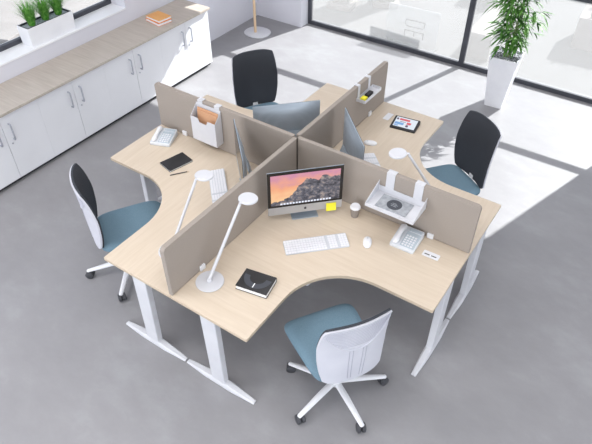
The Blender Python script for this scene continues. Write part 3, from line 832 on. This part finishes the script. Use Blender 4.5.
# ---------------------------------------------------------------- keyboards, mice
def make_keyboard(label, loc, rz):
    o = thing('keyboard', label, 'keyboard', loc, rz, 'slim white keyboards')
    W, D = .44, .125
    b = nb(); prism(b, rrect(W, D, .008, 3), 0, .008, .001)
    for v in b.verts: v.co.z += .010 * (v.co.y + D / 2) / D if v.co.z > .004 else 0
    obj('base', b, 'key_base', o)
    b = nb(); kx = [-.212 + .0182 * i for i in range(15)]
    for r in range(6):
        y = -.050 + .0195 * r
        for i in range(23):
            x = -.210 + .0190 * i
            if i in (15, 19): continue
            if r == 0 and 4 <= i <= 8:
                if i > 4: continue
                x0, x1 = x - .008, x + 4 * .019 + .008
            else: x0, x1 = x - .0084, x + .0084
            hgt = .008 + .010 * (y + D / 2) / D
            box(b, x0, x1, y - .0082, y + .0082, hgt - .002, hgt + .0025)
    obj('keys', b, 'white_plastic', o)
    return o
kb = make_keyboard('slim white keyboard in front of the lit computer', (.51, -.515, DH), R(45))
dup(kb, (-.43, -.415, DH), R(-45), 'slim white keyboard beside the left lamp head, on the desk facing the cabinets')
dup(kb, (.44, .44, DH), R(135), 'slim white keyboard half hidden behind the paper tray screen')
def make_mouse(label, loc, rz):
    o = thing('computer_mouse', label, 'mouse', loc, rz, 'white computer mice')
    b = nb(); rings = []
    for (s, z) in ((.90, 0), (1, .006), (.97, .013), (.82, .020), (.5, .0255), (.2, .027)):
        rings.append([b.verts.new((.030 * s * math.copysign(abs(math.cos(a)) ** .8, math.cos(a)), .056 * s * math.copysign(abs(math.sin(a)) ** .9, math.sin(a)), z)) for a in [2 * PI * k / 24 for k in range(24)]])
    for p, q in zip(rings, rings[1:]):
        for k in range(24): b.faces.new([p[k], p[(k + 1) % 24], q[(k + 1) % 24], q[k]])
    b.faces.new(rings[0][::-1]); b.faces.new(rings[-1])
    obj('shell', b, 'white_plastic', o, True)
    b = nb(); box(b, -.003, .003, .018, .030, .0235, .0265, .001); obj('scroll_wheel', b, 'alu', o)
    return o
ms = make_mouse('white computer mouse right of the keyboard on the nearest desk', (.790, -.305, DH), R(25))
dup(ms, (.235, .745, DH), R(110), 'white computer mouse beside the computer on the desk with the tablet')

# ---------------------------------------------------------------- paper cup
o = thing('paper_cup', 'grey takeaway coffee cup with white lid beside the lit computer', 'cup', (.578, -.110, DH))
b = nb(); lathe(b, [(0, 0), (.026, 0), (.036, .082), (0, .082)], 28); obj('cup_body', b, 'cup', o, True)
b = nb(); lathe(b, [(0, .080), (.038, .080), (.038, .086), (.034, .090), (.032, .098), (.026, .098), (.025, .094), (0, .094)], 28); obj('lid', b, 'white_plastic', o, True)

# ---------------------------------------------------------------- desk lamps
def make_lamp(label, base, head, g_='white desk lamps'):
    """base, head: world points; the arm leans straight from base to head"""
    o = thing('desk_lamp', label, 'lamp', (base[0], base[1], DH), 0, g_)
    h = Vector(head) - Vector((base[0], base[1], DH))
    d = h.normalized(); hd = Vector((h.x, h.y, 0)).normalized()
    b = nb(); lathe(b, [(0, 0), (.088, 0), (.092, .004), (.090, .009), (.03, .012), (0, .012)], 36)
    obj('base', b, 'white_metal', o, True)
    b = nb(); p0 = -hd * .012 + Vector((0, 0, .010)); 
    lathe(b, [(0, .010), (.016, .010), (.014, .035), (0, .038)], 16)
    obj('swivel', b, 'white_metal', o, True)
    e = h - hd * .075
    b = nb(); tube(b, [Vector((0, 0, .03)), e * .5 + Vector((0, 0, .015)), e], [.0115, .0105, .0095], 12); 
    am = obj('arm', b, 'white_metal', o, True)
    b = nb(); tube(b, [e - d * .004, e + Vector((0, 0, .008)), e + hd * .03 + Vector((0, 0, .006))], .0085, 10); obj('joint', b, 'white_metal', am, True)
    m = Matrix.Translation(h) @ Matrix.Rotation(R(6), 4, Vector((-hd.y, hd.x, 0)))
    b = nb(); lathe(b, [(0, -.008), (.058, -.008), (.062, -.004), (.062, .004), (.058, .009), (0, .010)], 36, mtx=m)
    obj('lamp_head', b, 'white_metal', o, True)
    b = nb(); lathe(b, [(0, -.0095), (.050, -.0095), (.050, -.0082), (0, -.0082)], 32, mtx=m); obj('diffuser', b, 'lens', o)
    return o
make_lamp('white desk lamp with round base, on the nearest desk beside the screen', (.13, -1.18), (.172, -.795, 1.175))
make_lamp('white desk lamp whose disc head overlaps a keyboard, on the desk facing the cabinets', (-.26, -1.11), (-.215, -.765, 1.17))
make_lamp('white desk lamp rising behind the paper tray, on the desk with the tablet', (1.05, .32), (.725, .17, 1.17))

# ---------------------------------------------------------------- phones
def make_phone(label, loc, rz):
    """local: handset along the -x side, keys to +x, rear at +y"""
    o = thing('desk_phone', label, 'telephone', loc, rz, 'pale desk telephones')
    W, D = .175, .195
    b = nb(); prism(b, rrect(W, D, .012, 4), 0, .022, .003)
    for v in b.verts:
        if v.co.z > .01: v.co.z += .030 * (v.co.y + D / 2) / D
    obj('body', b, 'phone', o, True)
    def top(y): return .022 + .030 * (y + D / 2) / D
    ang = math.atan2(.030, D)
    b = nb(); m = Matrix.Translation((.030, -.005, top(-.005) - .001)) @ Matrix.Rotation(ang, 4, 'X')
    box(b, -.050, .050, -.075, .060, 0, .003, .001, m); obj('key_panel', b, 'phone_panel', o)
    b = nb()
    for r in range(5):
        for c in range(4):
            x = .030 - .034 + c * .0205; y = -.065 + r * .0205
            box(b, x - .007, x + .007, y - .006, y + .006, top(y) + .001, top(y) + .0055)
    obj('keys', b, 'white_plastic', o)
    b = nb(); m = Matrix.Translation((.030, .075, top(.075) - .001)) @ Matrix.Rotation(ang, 4, 'X')
    box(b, -.045, .045, -.012, .012, 0, .004, .001, m); obj('display', b, 'phone_panel', o)
    # handset: grip with two thicker ends
    b = nb(); hp = []
    ys = [-.088, -.075, -.055, -.03, 0, .03, .055, .075, .088]; zz = [.020, .024, .026, .034, .037, .034, .026, .024, .020]; rr = [.012, .021, .023, .017, .015, .017, .023, .021, .012]
    tube(b, [(-.055, y, top(y) + z * .55) for y, z in zip(ys, zz)], rr, 12, .75)
    obj('handset', b, 'white_plastic', o, True)
    # coiled cord lying behind
    b = nb(); cp = []
    for i in range(90):
        t = i / 89; a = t * 2 * PI * 14; cx = -.055 + .12 * t; cyy = .100 + .012 * math.sin(t * PI)
        cp.append((cx, cyy + .005 * math.cos(a), .007 + .005 * math.sin(a)))
    tube(b, cp, .0012, 5); obj('cord', b, 'phone', o)
    return o
ph = make_phone('pale desk telephone on the nearest desk, below the paper tray', (1.005, -.140, DH), R(2))
dup(ph, (-1.225, -.168, DH), R(21), 'pale desk telephone on the desk facing the cabinets, left of the pocket')

# ---------------------------------------------------------------- black book on the nearest desk
o = thing('book', 'thick black book with grey ring design on the nearest desk, beside the lamp', 'book', (.392, -1.035, DH), R(11))
W, D, T_ = .215, .160, .034
b = nb(); box(b, -W / 2, W / 2, -D / 2, D / 2, T_ - .003, T_); box(b, -W / 2, W / 2, -D / 2, D / 2, 0, .003); box(b, -W / 2, W / 2, D / 2 - .003, D / 2, .003, T_ - .003)
cv = obj('cover', b, 'black', o)
obj('pages', box(nb(), -W / 2 + .004, W / 2 - .003, -D / 2 + .003, D / 2 - .003, .003, T_ - .003), 'paper', o)
b = nb(); n = 28; oc = (.0, .035)
outer = []; inner = []
for k in range(n + 1):
    a = R(180 + 180 * k / n)
    outer.append((oc[0] + .093 * math.cos(a), oc[1] + .093 * math.sin(a))); inner.append((oc[0] + .055 * math.cos(a), oc[1] + .055 * math.sin(a)))
for k in range(n):
    prism(b, [outer[k], outer[k + 1], inner[k + 1], inner[k]], T_, T_ + .0006)
obj('cover_print', b, 'slate_ink', cv)
b = nb(); box(b, -.003, .003, -.055, -.018, T_ + .0007, T_ + .0012); obj('title_print', b, 'paper', cv)

# ---------------------------------------------------------------- notebook and pen
o = thing('notebook', 'thin black notebook on the desk facing the cabinets', 'notebook', (-.918, -.352, DH), R(-12))
W, D = .150, .215
a_ = R(90)
b = nb(); prism(b, rrect(D, W, .006, 3), 0, .002); prism(b, rrect(D, W, .006, 3), .011, .013); obj('cover', b, 'black', o)
obj('pages', box(nb(), -D / 2 + .003, D / 2 - .003, -W / 2 + .003, W / 2 - .003, .002, .011), 'paper', o)
o.rotation_euler = (0, 0, R(76))
b = nb(); p0 = Vector((-.845, -.505)); p1 = Vector((-.750, -.375)); dv = (p1 - p0)
o = thing('pencil', 'thin dark pencil lying beside the black notebook', 'pencil', (p0.x, p0.y, DH + .0036), math.atan2(dv.y, dv.x))
b = nb(); tube(b, [(0, 0, 0), (.135, 0, 0)], .0036, 6); obj('barrel', b, 'dark', o)
b = nb(); tube(b, [(.135, 0, 0), (.150, 0, 0)], [.0036, .0004], 6); obj('tip', b, 'pole', o)

# ---------------------------------------------------------------- tablet
o = thing('tablet', 'black tablet with a colourful page on its screen', 'tablet', (.352, 1.152, DH), R(8))
b = nb(); prism(b, rrect(.225, .165, .008, 4), 0, .012, .002)
for v in b.verts: v.co.z += .020 * (v.co.y + .08) / .16 if v.co.z > .006 else 0
obj('case', b, 'black', o)
def on_tab(b, x0, x1, y0, y1, lift):
    f = lambda y: .012 + .020 * (y + .08) / .16
    vs = []
    for dz in (0, .0004):
        for x, y in ((x0, y0), (x1, y0), (x1, y1), (x0, y1)): vs.append(b.verts.new((x, y, f(y) + lift + dz)))
    for q in [(0, 3, 2, 1), (4, 5, 6, 7), (0, 1, 5, 4), (1, 2, 6, 5), (2, 3, 7, 6), (3, 0, 4, 7)]: b.faces.new([vs[i] for i in q])
b = nb(); on_tab(b, -.094, .094, -.058, .070, .0004); ts = obj('display', b, 'tab_screen', o)
b = nb(); on_tab(b, -.062, .030, .030, .055, .001); on_tab(b, .012, .050, -.010, .018, .001); obj('page_block', b, 'tab_red', ts)
b = nb(); on_tab(b, -.088, -.010, -.030, .000, .001); on_tab(b, -.088, -.050, -.050, -.036, .001); obj('page_block', b, 'tab_blue', ts)
b = nb(); on_tab(b, -.088, -.070, .030, .055, .001); on_tab(b, .012, .034, -.045, -.018, .001); on_tab(b, -.05, .0, .010, .016, .001); obj('page_block', b, 'tab_dark', ts)

# ---------------------------------------------------------------- things hung on the screens
PT = DH + .405     # top of the screens
def hook(bm, x, y_sign, drop, w=.036, back=.045, t=.003, th=.034):
    """inverted U over a screen running along x; drop on the y_sign side"""
    h = th / 2 + .0015; z = PT + .0015
    ya, yb = (-(h + t), h + t)
    box(bm, x - w / 2, x + w / 2, ya, yb, z, z + t)
    f0, f1 = (h, h + t)
    if y_sign < 0: box(bm, x - w / 2, x + w / 2, -f1, -f0, z - drop, z); box(bm, x - w / 2, x + w / 2, f0, f1, z - back, z)
    else: box(bm, x - w / 2, x + w / 2, f0, f1, z - drop, z); box(bm, x - w / 2, x + w / 2, -f1, -f0, z - back, z)

# paper tray on the right-hand screen (y<0 side)
o = thing('paper_tray', 'white metal paper tray hooked over the right-hand screen', 'tray', (0, 0, 0))
TZ0 = DH + .235
b = nb(); x0, x1 = .700, 1.055; y0, y1 = -.218, -.0215
box(b, x0, x1, y0, y1, TZ0, TZ0 + .003)
box(b, x0, x1, y1 - .003, y1, TZ0 + .003, TZ0 + .05)
def side(xa, xb):
    lo = [(y0, TZ0 + .003), (y1 - .003, TZ0 + .003), (y1 - .003, TZ0 + .095), (y1 - .03, TZ0 + .085), (y0, TZ0 + .022)]
    va = [b.verts.new((xa, y, z)) for y, z in lo]; vb = [b.verts.new((xb, y, z)) for y, z in lo]
    b.faces.new(va); b.faces.new(vb[::-1])
    for i in range(5): b.faces.new([va[i], vb[i], vb[(i + 1) % 5], va[(i + 1) % 5]])
side(x0, x0 + .003); side(x1 - .003, x1)
box(b, x0 + .003, x0 + .105, y0, y0 + .003, TZ0 + .003, TZ0 + .024); box(b, x1 - .105, x1 - .003, y0, y0 + .003, TZ0 + .003, TZ0 + .024)
obj('tray', b, 'white_metal', o)
for x in (.778, .985):
    b = nb(); hook(b, x, -1, .125, w=.062); obj('hook', b, 'white_metal', o)
o = thing('booklet', 'grey booklet with a dark round emblem lying in the paper tray', 'booklet', (.868, -.112, TZ0 + .0036), R(1))
obj('pages', box(nb(), -.112, .112, -.070, .070, 0, .005), 'grey_ink', o)
b = nb(); lathe(b, [(0, .0052), (.052, .0052), (.052, .0058), (0, .0058)], 32); em = obj('emblem', b, 'slate_ink', o)
b = nb(); box(b, -.018, .012, .010, .014, .006, .0064); box(b, -.026, .024, -.004, .001, .006, .0064); box(b, -.02, .02, -.018, -.014, .006, .0064)
obj('print', b, 'grey_ink', em)

# document pocket on the screen toward the cabinets (y<0 side)
o = thing('document_pocket', 'white pocket hooked on the screen toward the cabinets', 'holder', (0, 0, 0))
b = nb(); x0, x1 = -.945, -.695; zb, t = DH + .085, .003; yb_, yf = -.0215, -.100
box(b, x0, x1, yb_ - t, yb_, zb, DH + .385)
box(b, x0, x1, yf, yb_ - t, zb, zb + t)
def pside(xa, xb):
    pr = [(yf, zb + t), (yb_ - t, zb + t), (yb_ - t, DH + .375), (yf, DH + .300)]
    va = [b.verts.new((xa, y, z)) for y, z in pr]; vb = [b.verts.new((xb, y, z)) for y, z in pr]
    b.faces.new(va); b.faces.new(vb[::-1])
    for i in range(4): b.faces.new([va[i], vb[i], vb[(i + 1) % 4], va[(i + 1) % 4]])
pside(x0, x0 + t); pside(x1 - t, x1)
cx_ = (x0 + x1) / 2
prism(b, [(x0, zb), (x1, zb), (x1, DH + .300), (cx_ + .05, DH + .300), (cx_ + .035, DH + .265), (cx_ - .035, DH + .265), (cx_ - .05, DH + .300), (x0, DH + .300)], -yf, -yf + t, 0, Matrix.Rotation(PI / 2, 4, 'X'))
obj('pocket', b, 'white_metal', o)
for x in (-.905, -.735):
    b = nb(); hook(b, x, -1, .035, w=.050); obj('hook', b, 'white_metal', o)
b = nb(); box(b, -.925, -.715, -.036, -.033, zb + .004, DH + .355, mtx=None); box(b, -.920, -.722, -.044, -.039, zb + .004, DH + .335)
for v in b.verts: v.co.y -= (DH + .36 - v.co.z) * .06
tag(obj('folder', b, 'folder'), 'apricot card folder standing in the white pocket', 'folder')

# pen tray on the screen toward the window (x>0 side)
o = thing('pen_tray', 'small white pen tray hooked over the screen toward the big window', 'tray', (0, 0, 0), R(90))
# local x runs along the screen (world y); local -y is world +x
b = nb(); x0, x1 = .845, 1.125; y0, y1 = -.105, -.0215; z0 = DH + .282
box(b, x0, x1, y0, y1, z0, z0 + .003)
for q in ((x0, x1, y0, y0 + .003), (x0, x1, y1 - .003, y1), (x0, x0 + .003, y0 + .003, y1 - .003), (x1 - .003, x1, y0 + .003, y1 - .003)): box(b, *q, z0 + .003, z0 + .028)
obj('tray', b, 'white_metal', o)
for x in (.885, 1.06):
    b = nb(); hook(b, x, -1, .112, w=.034); obj('hook', b, 'white_metal', o)
tag(obj('note_pad', box(nb(), .040, .085, .875, .925, z0 + .0035, z0 + .024, .001), 'yellow'), 'small yellow note pad in the pen tray', 'note pad')
b = box(nb(), .042, .082, .945, 1.03, z0 + .0035, z0 + .026, .004); tag(obj('stapler', b, 'black'), 'small black stapler in the pen tray beside the yellow pad', 'stapler')
for k, (yy, nm) in enumerate(((.092, 'dark pen lying in the pen tray beside the stapler'),)):
    b = nb(); tube(b, [(yy, .90, z0 + .008), (yy, 1.04, z0 + .008)], .0045, 8); tag(obj('pen', b, 'dark', smooth=True), nm, 'pen')
